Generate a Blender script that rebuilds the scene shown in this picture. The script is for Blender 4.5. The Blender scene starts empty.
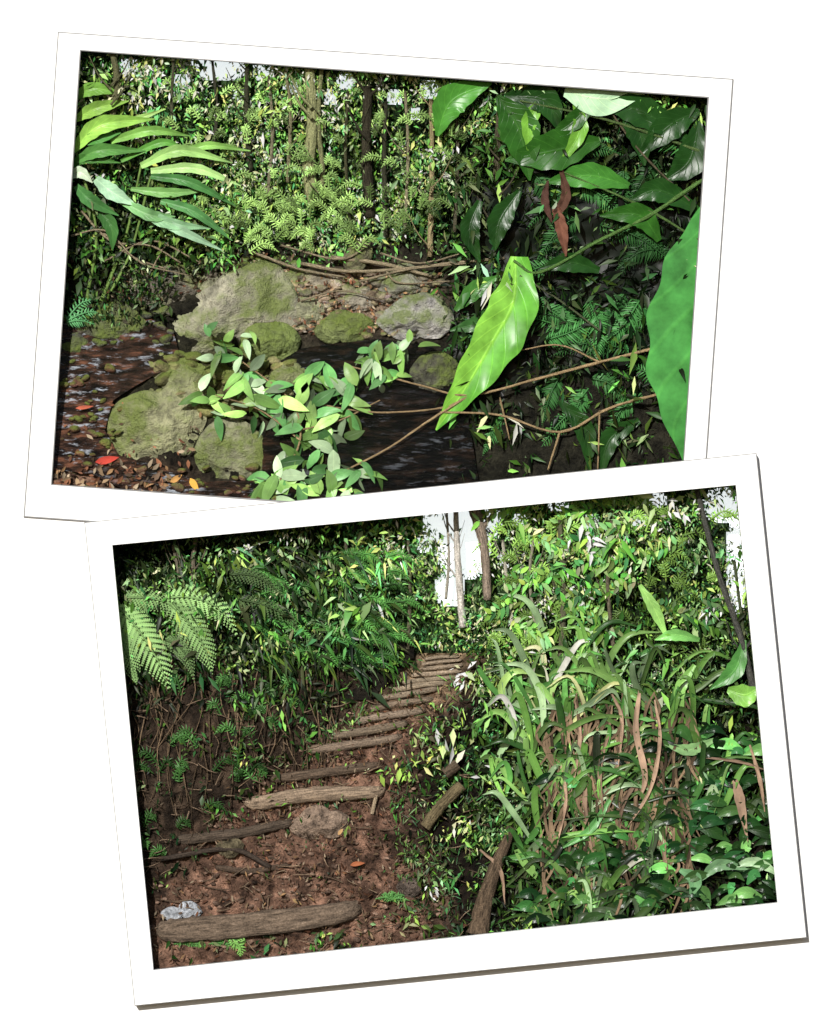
import bpy, bmesh, math, random
import numpy as np
from mathutils import Vector, noise as mn
rng=np.random.default_rng(7); random.seed(7)
S=0.01
def WX(x): return (np.asarray(x,float)-417)*S
def WZ(y): return (512-np.asarray(y,float))*S
sc=bpy.context.scene
try:
    sc.view_settings.view_transform='Standard'; sc.view_settings.look='None'; sc.view_settings.exposure=0
except Exception: pass

# ---------------------------------------------------------------- materials
def newmat(name):
    m=bpy.data.materials.new(name); m.use_nodes=True
    nt=m.node_tree; nt.nodes.clear()
    out=nt.nodes.new('ShaderNodeOutputMaterial'); b=nt.nodes.new('ShaderNodeBsdfPrincipled')
    nt.links.new(b.outputs[0],out.inputs[0])
    return m,nt,b,out
def N(nt,t,**k):
    n=nt.nodes.new(t)
    for a,v in k.items(): setattr(n,a,v)
    return n
def noise_node(nt,scale,detail=6,rough=.6,vec=None):
    n=N(nt,'ShaderNodeTexNoise'); n.inputs['Scale'].default_value=scale
    n.inputs['Detail'].default_value=detail; n.inputs['Roughness'].default_value=rough
    if vec is None:
        tc=N(nt,'ShaderNodeTexCoord'); vec=tc.outputs['Object']
    nt.links.new(vec,n.inputs['Vector'])
    return n
def ramp(nt,inp,stops):
    r=N(nt,'ShaderNodeValToRGB'); e=r.color_ramp.elements
    while len(e)<len(stops): e.new(.5)
    for el,(p,c) in zip(e,stops):
        el.position=p; el.color=(c[0],c[1],c[2],1) if hasattr(c,'__len__') else (c,c,c,1)
    nt.links.new(inp,r.inputs[0]); return r
def mix(nt,a,b,f,mode='MIX'):
    m=N(nt,'ShaderNodeMix',data_type='RGBA',blend_type=mode)
    for s,i in ((f,0),(a,6),(b,7)):
        if isinstance(s,(int,float)): m.inputs[i].default_value=s
        elif isinstance(s,tuple): m.inputs[i].default_value=(*s,1)
        else: nt.links.new(s,m.inputs[i])
    return m.outputs[2]
def bump(nt,b,h,strength,dist):
    u=N(nt,'ShaderNodeBump'); u.inputs['Strength'].default_value=strength; u.inputs['Distance'].default_value=dist
    nt.links.new(h,u.inputs['Height']); nt.links.new(u.outputs[0],b.inputs['Normal'])

def leaf_material(name,rough=.42,vein=14.,veinamt=.35,spec=.45,veined=True,bmp=.3):
    m,nt,b,out=newmat(name)
    col=N(nt,'ShaderNodeAttribute',attribute_name='Col')
    if veined:
        uv=N(nt,'ShaderNodeAttribute',attribute_name='luv')
        sep=N(nt,'ShaderNodeSeparateXYZ'); nt.links.new(uv.outputs['Vector'],sep.inputs[0])
        ab=N(nt,'ShaderNodeMath',operation='ABSOLUTE'); nt.links.new(sep.outputs[1],ab.inputs[0])
        m1=N(nt,'ShaderNodeMath',operation='MULTIPLY_ADD'); nt.links.new(ab.outputs[0],m1.inputs[0]); m1.inputs[1].default_value=-.22
        nt.links.new(sep.outputs[0],m1.inputs[2])
        m2=N(nt,'ShaderNodeMath',operation='MULTIPLY'); nt.links.new(m1.outputs[0],m2.inputs[0]); m2.inputs[1].default_value=vein*6.283
        sn=N(nt,'ShaderNodeMath',operation='SINE'); nt.links.new(m2.outputs[0],sn.inputs[0])
        vr=ramp(nt,sn.outputs[0],[(0.0,0),(.85,0),(1,.6)])
        mid=ramp(nt,ab.outputs[0],[(0,1),(.07,0),(1,0)])
        vv=mix(nt,vr.outputs[0],mid.outputs[0],1.0,'ADD')
        n1=noise_node(nt,3.5,4); r1=ramp(nt,n1.outputs[0],[(.25,.45),(.75,1.45)])
        c=mix(nt,col.outputs['Color'],r1.outputs[0],1.0,'MULTIPLY')
        c2=mix(nt,c,(1.9,1.7,1.5),1.0,'MULTIPLY')
        f=N(nt,'ShaderNodeMath',operation='MULTIPLY'); nt.links.new(vv,f.inputs[0]); f.inputs[1].default_value=veinamt
        fin=mix(nt,c,c2,f.outputs[0])
        bump(nt,b,vv,bmp,.015)
    else:
        fin=col.outputs['Color']
    nt.links.new(fin,b.inputs['Base Color'])
    b.inputs['Roughness'].default_value=rough
    b.inputs['Specular IOR Level'].default_value=spec
    return m
M_fol=leaf_material('foliage_small_leaves',rough=.4,spec=.14,veined=False)
M_leaf=leaf_material('leaf_green',rough=.35,spec=.25)
M_big=leaf_material('leaf_glossy',rough=.28,vein=9,veinamt=.5,spec=.12,bmp=.2)
M_giant=leaf_material('leaf_smooth',rough=.3,vein=6,veinamt=.4,spec=.25,bmp=.12)
M_strap=leaf_material('leaf_strap',rough=.32,vein=0.01,veinamt=.4,spec=.2)
M_dry=leaf_material('leaf_dry',rough=.8,vein=9,veinamt=.2,spec=.1)

def attr_material(name,sc1,lo,hi,bs,bd,rough=.85,stretch=None,sc2=60):
    m,nt,b,out=newmat(name)
    col=N(nt,'ShaderNodeAttribute',attribute_name='Col')
    vec=None
    if stretch:
        uv=N(nt,'ShaderNodeAttribute',attribute_name='luv'); mp=N(nt,'ShaderNodeMapping'); mp.inputs['Scale'].default_value=stretch
        nt.links.new(uv.outputs['Vector'],mp.inputs[0]); vec=mp.outputs[0]
    n1=noise_node(nt,sc1,7,.65,vec); n2=noise_node(nt,sc2,3,.7)
    r1=ramp(nt,n1.outputs[0],[(.32,lo),(.7,hi)]); r2=ramp(nt,n2.outputs[0],[(.3,.45),(.7,1.5)])
    c=mix(nt,col.outputs['Color'],r1.outputs[0],1.,'MULTIPLY'); c=mix(nt,c,r2.outputs[0],.8,'MULTIPLY')
    nt.links.new(c,b.inputs['Base Color']); b.inputs['Roughness'].default_value=rough; b.inputs['Specular IOR Level'].default_value=.15
    h=mix(nt,n1.outputs[0],n2.outputs[0],.35); bump(nt,b,h,bs,bd)
    return m
M_soil=attr_material('soil_and_litter',9,.2,1.9,1.,.1,sc2=45)
M_bark=attr_material('bark',1.0,.3,1.7,.8,.05,stretch=(3,7,7))

def rock_mat():
    m,nt,b,out=newmat('mossy_rock')
    n1=noise_node(nt,1.8,7,.65); n2=noise_node(nt,8,6,.62); n3=noise_node(nt,55,3,.7)
    col=N(nt,'ShaderNodeAttribute',attribute_name='Col')
    r1=ramp(nt,n2.outputs[0],[(.3,.35),(.48,.85),(.68,1.5)])
    c=mix(nt,col.outputs['Color'],r1.outputs[0],1.,'MULTIPLY')
    g=N(nt,'ShaderNodeNewGeometry'); sp=N(nt,'ShaderNodeSeparateXYZ'); nt.links.new(g.outputs['Normal'],sp.inputs[0])
    a=N(nt,'ShaderNodeMath',operation='MULTIPLY_ADD'); nt.links.new(sp.outputs[2],a.inputs[0]); a.inputs[1].default_value=.12; nt.links.new(n1.outputs[0],a.inputs[2])
    mm=N(nt,'ShaderNodeMath',operation='MULTIPLY_ADD'); nt.links.new(n2.outputs[0],mm.inputs[0]); mm.inputs[1].default_value=.5; nt.links.new(a.outputs[0],mm.inputs[2])
    mr=ramp(nt,mm.outputs[0],[(.68,0),(.86,.85)])
    mc=mix(nt,(.05,.09,.012),(.22,.28,.05),n3.outputs[0])
    c=mix(nt,c,mc,mr.outputs[0])
    nt.links.new(c,b.inputs['Base Color']); b.inputs['Roughness'].default_value=.6; b.inputs['Specular IOR Level'].default_value=.3
    h=mix(nt,n2.outputs[0],n3.outputs[0],.2); bump(nt,b,h,1.,.13)
    return m
M_rock=rock_mat()
def water_mat():
    m,nt,b,out=newmat('stream_water')
    tc=N(nt,'ShaderNodeTexCoord'); mp=N(nt,'ShaderNodeMapping'); mp.inputs['Rotation'].default_value=(0,.45,0); mp.inputs['Scale'].default_value=(1,1,3.6)
    nt.links.new(tc.outputs['Object'],mp.inputs[0])
    n1=noise_node(nt,4.0,4,.6,mp.outputs[0]); n2=noise_node(nt,5.5,5,.66,mp.outputs[0]); n4=noise_node(nt,1.6,3,.5)
    tc2=N(nt,'ShaderNodeSeparateXYZ'); nt.links.new(tc.outputs['Object'],tc2.inputs[0])
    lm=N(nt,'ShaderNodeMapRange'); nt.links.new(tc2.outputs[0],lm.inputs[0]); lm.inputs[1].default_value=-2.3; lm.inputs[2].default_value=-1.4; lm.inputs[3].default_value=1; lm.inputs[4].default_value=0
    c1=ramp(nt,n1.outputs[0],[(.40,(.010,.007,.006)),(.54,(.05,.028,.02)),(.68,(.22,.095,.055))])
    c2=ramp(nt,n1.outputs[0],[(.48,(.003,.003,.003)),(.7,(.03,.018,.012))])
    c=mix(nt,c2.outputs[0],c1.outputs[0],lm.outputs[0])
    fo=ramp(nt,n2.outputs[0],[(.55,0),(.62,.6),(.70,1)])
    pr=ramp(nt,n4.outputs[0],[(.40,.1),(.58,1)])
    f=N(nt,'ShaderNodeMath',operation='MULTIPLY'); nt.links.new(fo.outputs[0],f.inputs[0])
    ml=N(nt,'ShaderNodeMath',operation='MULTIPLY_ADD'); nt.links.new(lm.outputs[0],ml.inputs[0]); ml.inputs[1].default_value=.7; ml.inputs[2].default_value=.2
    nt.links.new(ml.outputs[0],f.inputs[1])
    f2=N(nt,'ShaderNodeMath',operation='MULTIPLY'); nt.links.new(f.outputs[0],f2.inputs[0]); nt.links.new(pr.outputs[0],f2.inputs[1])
    c=mix(nt,c,(.6,.66,.75),f2.outputs[0])  # pale streaks: foam, plus ripple shimmer painted into the water colour
    nt.links.new(c,b.inputs['Base Color']); b.inputs['Roughness'].default_value=.07; b.inputs['Specular IOR Level'].default_value=.6
    bump(nt,b,n2.outputs[0],.8,.15)
    return m
M_water=water_mat()
def flatmat(name,c,rough=.6,em=0):
    m,nt,b,out=newmat(name)
    n=noise_node(nt,80,3); r=ramp(nt,n.outputs[0],[(.3,tuple(v*.98 for v in c)),(.7,c)])
    nt.links.new(r.outputs[0],b.inputs['Base Color']); b.inputs['Roughness'].default_value=rough; b.inputs['Specular IOR Level'].default_value=.1
    if em: nt.links.new(r.outputs[0],b.inputs['Emission Color']); b.inputs['Emission Strength'].default_value=em
    return m
M_page=flatmat('white_card',(.86,.86,.86)); M_paper=flatmat('photo_paper',(.87,.87,.87),.5); M_edge=flatmat('grey_card_edge',(.22,.22,.22))
M_sky=flatmat('sky_bright',(.84,.89,.92),.9,.9)

# ---------------------------------------------------------------- mesh batches
def clip1(x,y): return (y<523-0.103*(x-87)+18)&(y>10)&(x>10)&(x<745)
def clip2(x,y): return (y>545-0.0965*(x-113)-13)&(y<1010)&(x>85)&(x<815)
class Batch:
    def __init__(s,clip): s.v=[];s.f=[];s.c=[];s.u=[];s.n=0;s.clip=clip
    def add(s,v,f,c,u):
        s.v.append(v.reshape(-1,3)); s.f.append(f.reshape(-1,4)+s.n); s.c.append(c.reshape(-1,3)); s.u.append(u.reshape(-1,3)); s.n+=len(s.v[-1])
    def build(s,name,mat,smooth=True,mind=1.0):
        v=np.concatenate(s.v); f=np.concatenate(s.f); c=np.concatenate(s.c); u=np.concatenate(s.u)
        k=s.clip(v[:,0],v[:,1]); f=f[k[f].all(axis=1)]
        used=np.zeros(len(v),bool); used[f.ravel()]=True; idx=np.cumsum(used)-1; f=idx[f]; v=v[used]; c=c[used]; u=u[used]
        w=np.stack([WX(v[:,0]),np.maximum(v[:,2],mind)*S,WZ(v[:,1])],1)
        me=bpy.data.meshes.new(name)
        me.vertices.add(len(w)); me.vertices.foreach_set('co',w.ravel())
        me.loops.add(f.size); me.loops.foreach_set('vertex_index',f.ravel().astype(np.int32))
        me.polygons.add(len(f)); me.polygons.foreach_set('loop_start',np.arange(0,f.size,4,dtype=np.int32))
        try: me.polygons.foreach_set('loop_total',np.full(len(f),4,np.int32))
        except Exception: pass
        me.polygons.foreach_set('use_smooth',np.full(len(f),smooth))
        me.update(calc_edges=True)
        a=me.attributes.new('Col','FLOAT_COLOR','POINT'); a.data.foreach_set('color',np.concatenate([c,np.ones((len(c),1))],1).ravel())
        a=me.attributes.new('luv','FLOAT_VECTOR','POINT'); a.data.foreach_set('vector',u.ravel())
        me.materials.append(mat)
        o=bpy.data.objects.new(name,me); sc.collection.objects.link(o); return o

PROF={'ovate':lambda t:np.sin(np.pi*t**.75)**.8,'lance':lambda t:np.sin(np.pi*t**.6)**1.0,'strap':lambda t:np.minimum(1,t*6+.3)*(1-t**3)}
def leaves(B,P,L,W,ang,pitch,roll,col,seg=3,prof='ovate',sag=.25,fold=.25,curl=.2):
    n=len(P); t=np.linspace(0,1,seg+1); w=PROF[prof](np.clip(t,.0,1)); w=np.maximum(w,.03)
    L=np.broadcast_to(L,(n,)); W=np.broadcast_to(W,(n,)); ang=np.radians(np.broadcast_to(ang,(n,))); pitch=np.radians(np.broadcast_to(pitch,(n,))); roll=np.radians(np.broadcast_to(roll,(n,)))
    z=np.zeros(n)
    a0=np.stack([np.cos(ang),-np.sin(ang),z],1); b0=np.stack([-np.sin(ang),-np.cos(ang),z],1); n0=np.stack([z,z,z-1],1)
    cr,sr=np.cos(roll)[:,None],np.sin(roll)[:,None]; b=b0*cr+n0*sr; nn=-b0*sr+n0*cr
    cp,sp=np.cos(pitch)[:,None],np.sin(pitch)[:,None]; a=a0*cp+nn*sp; nn=-a0*sp+nn*cp
    s=np.array([-1,0,1.])
    T=t[None,:,None,None]; SS=s[None,None,:,None]; Wt=(w[None,:,None,None]*W[:,None,None,None]/2)
    LL=L[:,None,None,None]
    v=P[:,None,None,:]+a[:,None,None,:]*LL*T+b[:,None,None,:]*SS*Wt+nn[:,None,None,:]*(np.abs(SS)*Wt*fold-curl*LL*T**2)
    v=v+np.array([0,1.,0])*sag*LL*T**2
    m=(seg+1)*3
    base=[]
    for i in range(seg):
        for j in range(2): base.append([i*3+j,i*3+j+1,(i+1)*3+j+1,(i+1)*3+j])
    F=(np.array(base)[None]+ (np.arange(n)*m)[:,None,None])
    C=np.broadcast_to(col[:,None,:],(n,m,3))
    u=np.zeros((n,seg+1,3,3)); u[...,0]=t[None,:,None]; u[...,1]=s[None,None,:]; u[...,2]=rng.random(n)[:,None,None]
    B.add(v,F,C.copy(),u)

def cat(pts,n):
    p=np.array(pts,float); 
    if len(p)==2: return p[0]+(p[1]-p[0])*np.linspace(0,1,n)[:,None]
    q=np.vstack([2*p[0]-p[1],p,2*p[-1]-p[-2]]); out=[]
    for s in np.linspace(0,len(p)-1,n):
        i=min(int(s),len(p)-2); t=s-i; a,b,c,d=q[i],q[i+1],q[i+2],q[i+3]
        out.append(.5*((2*b)+(-a+c)*t+(2*a-5*b+4*c-d)*t*t+(-a+3*b-3*c+d)*t**3))
    return np.array(out)
def blade(B,pts,hw,col,n=22,m=8,fold=.25,ripple=0.,hw2=None,twist=0.,col2=None):
    p=cat([q if len(q)==3 else (*q,12) for q in pts],n)
    w1=cat([(h,0) for h in hw],n)[:,0].clip(.15); w2=w1 if hw2 is None else cat([(h,0) for h in hw2],n)[:,0].clip(.15)
    tg=np.gradient(p[:,:2],axis=0); tg/=np.linalg.norm(tg,axis=1)[:,None]+1e-9; nr=np.stack([-tg[:,1],tg[:,0]],1)
    s=np.linspace(-1,1,m+1); t=np.linspace(0,1,n)
    wl=np.where(s[None]<0,w1[:,None],w2[:,None])*s[None]
    ph=rng.random()*6
    v=np.zeros((n,m+1,3)); tw=math.cos(twist)
    v[...,0]=p[:,0:1]+nr[:,0:1]*wl*tw; v[...,1]=p[:,1:2]+nr[:,1:2]*wl*tw
    v[...,2]=p[:,2:3]-fold*np.abs(wl)+math.sin(twist)*wl*.6+ripple*np.sin(t[:,None]*26+ph+s[None]*2)*np.abs(s[None])**2
    if ripple:
        e=1+.06*np.sin(t*31+ph)[:,None]*np.abs(s[None])**3
        v[...,0]=p[:,0:1]+(v[...,0]-p[:,0:1])*e; v[...,1]=p[:,1:2]+(v[...,1]-p[:,1:2])*e
    i,j=np.meshgrid(np.arange(n-1),np.arange(m),indexing='ij'); a=i*(m+1)+j
    F=np.stack([a,a+1,a+m+2,a+m+1],-1)
    u=np.zeros((n,m+1,3)); u[...,0]=t[:,None]; u[...,1]=s[None]; 
    C=np.broadcast_to(np.array(col,float),(n,m+1,3)).copy()
    if col2 is not None: C[:,:m//2]=np.array(col2)
    B.add(v,F,C,u)
def tube(B,pts,rad,col,n=None,k=8,wob=.12):
    n=n or max(6,len(pts)*5)
    p=cat([q if len(q)==3 else (*q,20) for q in pts],n); r=np.interp(np.linspace(0,1,n),np.linspace(0,1,len(rad)),rad) if hasattr(rad,'__len__') else np.full(n,rad)
    tg=np.gradient(p,axis=0); tg/=np.linalg.norm(tg,axis=1)[:,None]+1e-9
    up=np.array([0,0,1.]); b=np.cross(tg,up); b/=np.linalg.norm(b,axis=1)[:,None]+1e-9; c=np.cross(tg,b)
    th=np.linspace(0,2*np.pi,k,endpoint=False); R=r[:,None]*(1+wob*rng.standard_normal((n,k)))
    v=p[:,None]+b[:,None]*(np.cos(th)[None]*R)[...,None]+c[:,None]*(np.sin(th)[None]*R)[...,None]
    v=np.concatenate([v,np.broadcast_to(p[:,None],(n,1,3))],1)
    K=k+1; F=[]
    for i in range(n-1):
        for j in range(k): F.append([i*K+j,i*K+(j+1)%k,(i+1)*K+(j+1)%k,(i+1)*K+j])
    for e in (0,n-1):
        for j in range(0,k,2): F.append([e*K+j,e*K+(j+1)%k,e*K+(j+2)%k,e*K+k])
    u=np.zeros((n,K,3)); u[...,0]=np.linspace(0,1,n)[:,None]*(np.linalg.norm(p[-1]-p[0])*.03); u[...,1]=np.append(np.cos(th),0)[None]*.5; u[...,2]=np.append(np.sin(th),0)[None]*.5+rng.random()*9
    C=np.broadcast_to(np.array(col,float),(n,K,3)).copy(); C[[0,-1],k]*=1.4
    B.add(v,np.array(F),C,u)
def frond(B,pts,plen,npin,col,ratio=.22,dep=10,ang=65,jit=.15):
    p=cat([q if len(q)==3 else (*q,dep) for q in pts],npin); tg=np.gradient(p[:,:2],axis=0)
    a=np.degrees(np.arctan2(-tg[:,1],tg[:,0])); t=np.linspace(0,1,npin)
    L=plen*(np.sin(np.pi*(t*.9+.1)**.7)*.85+.15)*(1-t**6)
    col=np.array(col,float)
    tube(B,[tuple(q) for q in p[::max(1,npin//5)]],[1.2,.5],col*.8,k=4)
    for sd in (1,-1):
        aa=a+sd*(ang-18*t)
        cc=col*np.exp(rng.normal(0,jit,npin))[:,None]
        leaves(B,p,L,np.maximum(L*ratio,1.3),aa,rng.normal(-5,10,npin),rng.normal(0,18,npin),cc,seg=3,prof='lance',sag=.12)
def fern_frond(B,pts,plen,npin,col,dep=8,jit=.12):
    p=cat([(*q,dep) for q in pts],npin); tg=np.gradient(p[:,:2],axis=0)
    a=np.degrees(np.arctan2(-tg[:,1],tg[:,0])); t=np.linspace(0,1,npin)
    L=plen*(np.sin(np.pi*(t*.88+.12)**.7)*.85+.15)*(1-t**6); col=np.array(col,float)
    tube(B,[tuple(q) for q in p[::4]],[1.3,.5],col*.6,k=4)
    for sd in (1,-1):
        aa=a+sd*(64-20*t)
        cc=col*np.exp(rng.normal(0,jit,npin))[:,None]
        leaves(B,p,L,np.maximum(L*.13,1.),aa,-4,8*sd,cc,seg=4,prof='lance',sag=.14,curl=.1)
        for i in range(npin):
            m=max(3,int(L[i]/1.9)); tt=np.linspace(.08,.93,m); ar=math.radians(aa[i])
            q=p[i]+np.stack([np.cos(ar)*L[i]*tt,-np.sin(ar)*L[i]*tt+.14*L[i]*tt**2,.4+.1*L[i]*tt**2],1)
            l2=L[i]*.15*(1-tt*.8)+.8
            for s2 in (1,-1):
                leaves(B,q,l2,np.full(m,1.5),aa[i]+s2*55,0,0,np.broadcast_to(cc[i]*.92,(m,3)),seg=2,prof='lance',sag=0,curl=0)

def grid_interp(xs,ys,G):
    G=np.array(G,float); xs=np.array(xs,float); ys=np.array(ys,float)
    def f(x,y):
        xi=np.clip(np.interp(x,xs,np.arange(len(xs))),0,len(xs)-1.001); yi=np.clip(np.interp(y,ys,np.arange(len(ys))),0,len(ys)-1.001)
        i=xi.astype(int); j=yi.astype(int); a=xi-i; b=yi-j
        return (G[j,i]*(1-a)+G[j,i+1]*a)*(1-b)+(G[j+1,i]*(1-a)+G[j+1,i+1]*a)*b
    return f
_r=np.random.default_rng(3); _K=[(_r.normal(0,1/s,2),_r.uniform(0,6.3)) for s in (34,34,22,22,14,14,9,9)]
def patch(x,y,o=0.):  # bright patches and dark gaps painted into leaf and soil colours
    a=sum(np.sin(k[0]*(x+o)*2+k[1]*(y-o)*2.6+p) for k,p in _K)/2.
    return np.exp(.95*a-.4)
HUES=np.array([(.28,.48,.09),(.19,.42,.07),(.12,.35,.06),(.08,.27,.08),(.37,.50,.22),(.20,.38,.14)])  # leaf greens; the palest ones paint distant haze into the leaf colour
def vegcol(n,lum,sig=.4,hues=HUES):
    h=hues[rng.integers(0,len(hues),n)]*(1+.12*rng.standard_normal((n,3)))
    return np.clip(h*(lum*np.exp(rng.normal(0,sig,n)-.05))[:,None],.001,.8)
def clumps(B,nc,box,per,rad,size,lumf,depf,keep=None,sig=.4,ang=(-90,60),prof='ovate',asp=.45,hues=HUES,gain=1.,seg=2,off=0.,pat=True):
    x=rng.uniform(box[0],box[2],nc); y=rng.uniform(box[1],box[3],nc)
    if keep is not None: k=keep(x,y); x=x[k]; y=y[k]; nc=len(x)
    cl=np.exp(rng.normal(0,.4,nc))*(patch(x,y,off) if pat else 1.); cd=rng.normal(0,4,nc)-2.5*np.log(cl); hh=rng.integers(0,len(hues),nc); csz=np.exp(rng.normal(0,.25,nc))
    ca=rng.normal(0,30,nc)
    rx=rng.normal(0,1,nc*per); ry=rng.normal(0,1,nc*per)
    X=np.repeat(x,per)+rx*rad*np.repeat(csz,per); Y=np.repeat(y,per)+ry*rad*.6*np.repeat(csz,per)
    D=depf(X,Y)+np.repeat(cd,per)+rng.normal(0,3,nc*per)
    n=nc*per; lum=lumf(X,Y)*np.repeat(cl,per)*gain
    h=hues[np.repeat(hh,per)]*(1+.1*rng.standard_normal((n,3)))
    col=np.clip(h*(lum*np.exp(rng.normal(0,sig,n)))[:,None],.001,.62)
    L=rng.uniform(size[0],size[1],n)*np.repeat(csz,per)
    leaves(B,np.stack([X,Y,np.maximum(D,3)],1),L,L*asp*rng.uniform(.8,1.2,n),ang[0]+np.repeat(ca,per)+rng.normal(0,ang[1],n),rng.normal(-10,32,n),rng.normal(0,35,n),col,prof=prof,seg=seg)

def fbm(x,y,s,o=5,z=0.): return mn.fractal(Vector((x*s,y*s,z)),.9,2.1,o)
def sheet(B,box,step,depf,colf,keep=None,amp=4,sc_=.03,z=0.):
    xs=np.arange(box[0],box[2]+step,step); ys=np.arange(box[1],box[3]+step,step); X,Y=np.meshgrid(xs,ys)
    nz=np.array([fbm(a,b,sc_,5,z) for a,b in zip(X.ravel(),Y.ravel())]).reshape(X.shape) if amp else X*0
    D=depf(X,Y)+nz*amp; C=colf(X,Y)*(1+.45*nz[...,None]).clip(.25,2.2)
    i,j=np.meshgrid(np.arange(len(ys)-1),np.arange(len(xs)-1),indexing='ij'); a=i*len(xs)+j
    F=np.stack([a,a+1,a+len(xs)+1,a+len(xs)],-1).reshape(-1,4)
    if keep is not None:
        k=keep(X,Y).ravel(); F=F[k[F].all(1)]
    v=np.stack([X,Y,D],-1); B.add(v,F,np.clip(C,.001,.8),np.stack([X*S,Y*S,X*0],-1))

_bm=bmesh.new(); bmesh.ops.create_icosphere(_bm,subdivisions=5,radius=1); IC5=np.array([v.co[:] for v in _bm.verts]); IF5=np.array([[v.index for v in f.verts] for f in _bm.faces]); _bm.free()
_bm=bmesh.new(); bmesh.ops.create_icosphere(_bm,subdivisions=2,radius=1); IC2=np.array([v.co[:] for v in _bm.verts]); IF2=np.array([[v.index for v in f.verts] for f in _bm.faces]); _bm.free()
def rock(B,cx,cy,d,rx,ry,rd,rot,col,seed=0,cuts=9):
    r=np.random.default_rng(seed+100); v=IC2.copy()
    for _ in range(cuts):
        nrm=r.normal(size=3); nrm/=np.linalg.norm(nrm); h=r.uniform(.6,.85)
        e=np.maximum(0,v@nrm-h); v-=e[:,None]*nrm*.92
    v=v/np.abs(v).max(axis=0)
    a=math.radians(rot); x=v[:,0]*rx; y=v[:,2]*ry
    X=cx+x*math.cos(a)-y*math.sin(a); Y=cy-(x*math.sin(a)+y*math.cos(a))
    P=np.stack([X,Y,d+v[:,1]*rd],1); F=np.concatenate([IF2,IF2[:,2:3]],1)
    B.add(P,F,np.broadcast_to(np.array(col,float),P.shape).copy(),v*1.0)
def boulder(B,poly,d,rd,col,seed=0):
    r=np.random.default_rng(seed+5); p=np.array(poly,float); c=(p.max(0)+p.min(0))/2
    th=np.arctan2(p[:,1]-c[1],p[:,0]-c[0]); o=np.argsort(th); th=th[o]; rr=np.hypot(*(p-c).T)[o]
    th=np.concatenate([th-2*np.pi,th,th+2*np.pi]); rr=np.tile(rr,3)
    v=IC5.copy(); u=v.copy()
    for _ in range(12):
        nrm=r.normal(size=3)*np.array((1,.8,1)); nrm[1]=-abs(nrm[1])-.1; nrm/=np.linalg.norm(nrm); h=r.uniform(.45,.8)
        e=np.maximum(0,u@nrm-h); u-=e[:,None]*nrm*.97
    rho=np.hypot(v[:,0],v[:,2]); a=np.arctan2(-v[:,2],v[:,0])
    sh=.4*rho+.6*np.hypot(u[:,0],u[:,2]); sh=np.where(rho>.95,rho,sh)
    R=np.interp(a,th,rr)*sh
    dn=np.array([mn.fractal(Vector(q*2.2)+Vector((seed*3.1,0,0)),.8,2.1,6) for q in v])
    R=R*(1+.035*dn)
    P=np.stack([c[0]+R*np.cos(a),c[1]+R*np.sin(a),d+u[:,1]*rd-dn*rd*.12],1)
    F=np.concatenate([IF5,IF5[:,2:3]],1)
    B.add(P,F,np.broadcast_to(np.array(col,float),P.shape).copy(),v*1.0)
def build_tri(B,name,mat):
    v=np.concatenate(B.v); f=np.concatenate(B.f)[:,:3]; c=np.concatenate(B.c)
    k=B.clip(v[:,0],v[:,1]); f=f[k[f].all(1)]
    w=np.stack([WX(v[:,0]),np.maximum(v[:,2],1)*S,WZ(v[:,1])],1)
    me=bpy.data.meshes.new(name); me.from_pydata(w.tolist(),[],f.tolist()); me.update()
    me.polygons.foreach_set('use_smooth',np.full(len(me.polygons),True))
    a=me.attributes.new('Col','FLOAT_COLOR','POINT'); a.data.foreach_set('color',np.concatenate([c,np.ones((len(c),1))],1).ravel())
    me.materials.append(mat); o=bpy.data.objects.new(name,me); sc.collection.objects.link(o); return o

# ================================================================= wall + prints
def curve_plate(name,loops,y0,y1,mat):
    cu=bpy.data.curves.new(name,'CURVE'); cu.dimensions='2D'; cu.fill_mode='BOTH'
    for lp in loops:
        s=cu.splines.new('POLY'); s.points.add(len(lp)-1)
        for p,(x,y) in zip(s.points,lp): p.co=(float(WX(x)),float(WZ(y)),0,1)
        s.use_cyclic_u=True
    cu.extrude=abs(y1-y0)/2
    o=bpy.data.objects.new(name+'_tmp',cu); sc.collection.objects.link(o)
    dg=bpy.context.evaluated_depsgraph_get(); me=bpy.data.meshes.new_from_object(o.evaluated_get(dg)); 
    bpy.data.objects.remove(o)
    for v in me.vertices: v.co=Vector((v.co.x,(y0+y1)/2-v.co.z,v.co.y))
    me.name=name; me.materials.clear(); me.materials.append(mat)
    o=bpy.data.objects.new(name,me); sc.collection.objects.link(o); return o
def grow(q,g):
    out=[]
    for i in range(4):
        p=np.array(q[i],float); a=np.array(q[i-1],float)-p; b=np.array(q[(i+1)%4],float)-p
        a/=np.linalg.norm(a); b/=np.linalg.norm(b); out.append(tuple(p-(a+b)*g))
    return out
O2=[(86,523),(755,454),(805,936),(136,1004)]; W2=[(113,545),(735,485),(777,902),(154,969)]
hp=[(76,46),(713,93),(690,474),(240,519),(47,489)]
curve_plate('white_backdrop_wall',[[(-2500,-2500),(3300,-2500),(3300,3500),(-2500,3500)],hp,grow(W2,3)],0.0,0.012,M_page)
L1=[(59,33),(732,80),(704.5,470),(683.5,470),(709,97),(80,50),(51,485),(330,506),(330,511),(120,530),(118,522.5),(25,516)]
p1=curve_plate('photo_print',[L1],-.022,-.002,M_paper)
L1b=[(58.0,31.9),(733.2,79.0),(705.7,470),(682.5,470),(707.5,98),(81,51),(52,484),(328,504),(328,509),(120,528),(118,523.8),(23.7,517.1)]
e1=curve_plate('backing',[L1b],-.019,-.001,M_edge); e1.parent=p1
p2=curve_plate('photo_print',[O2,W2],-.13,-.026,M_paper)
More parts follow.
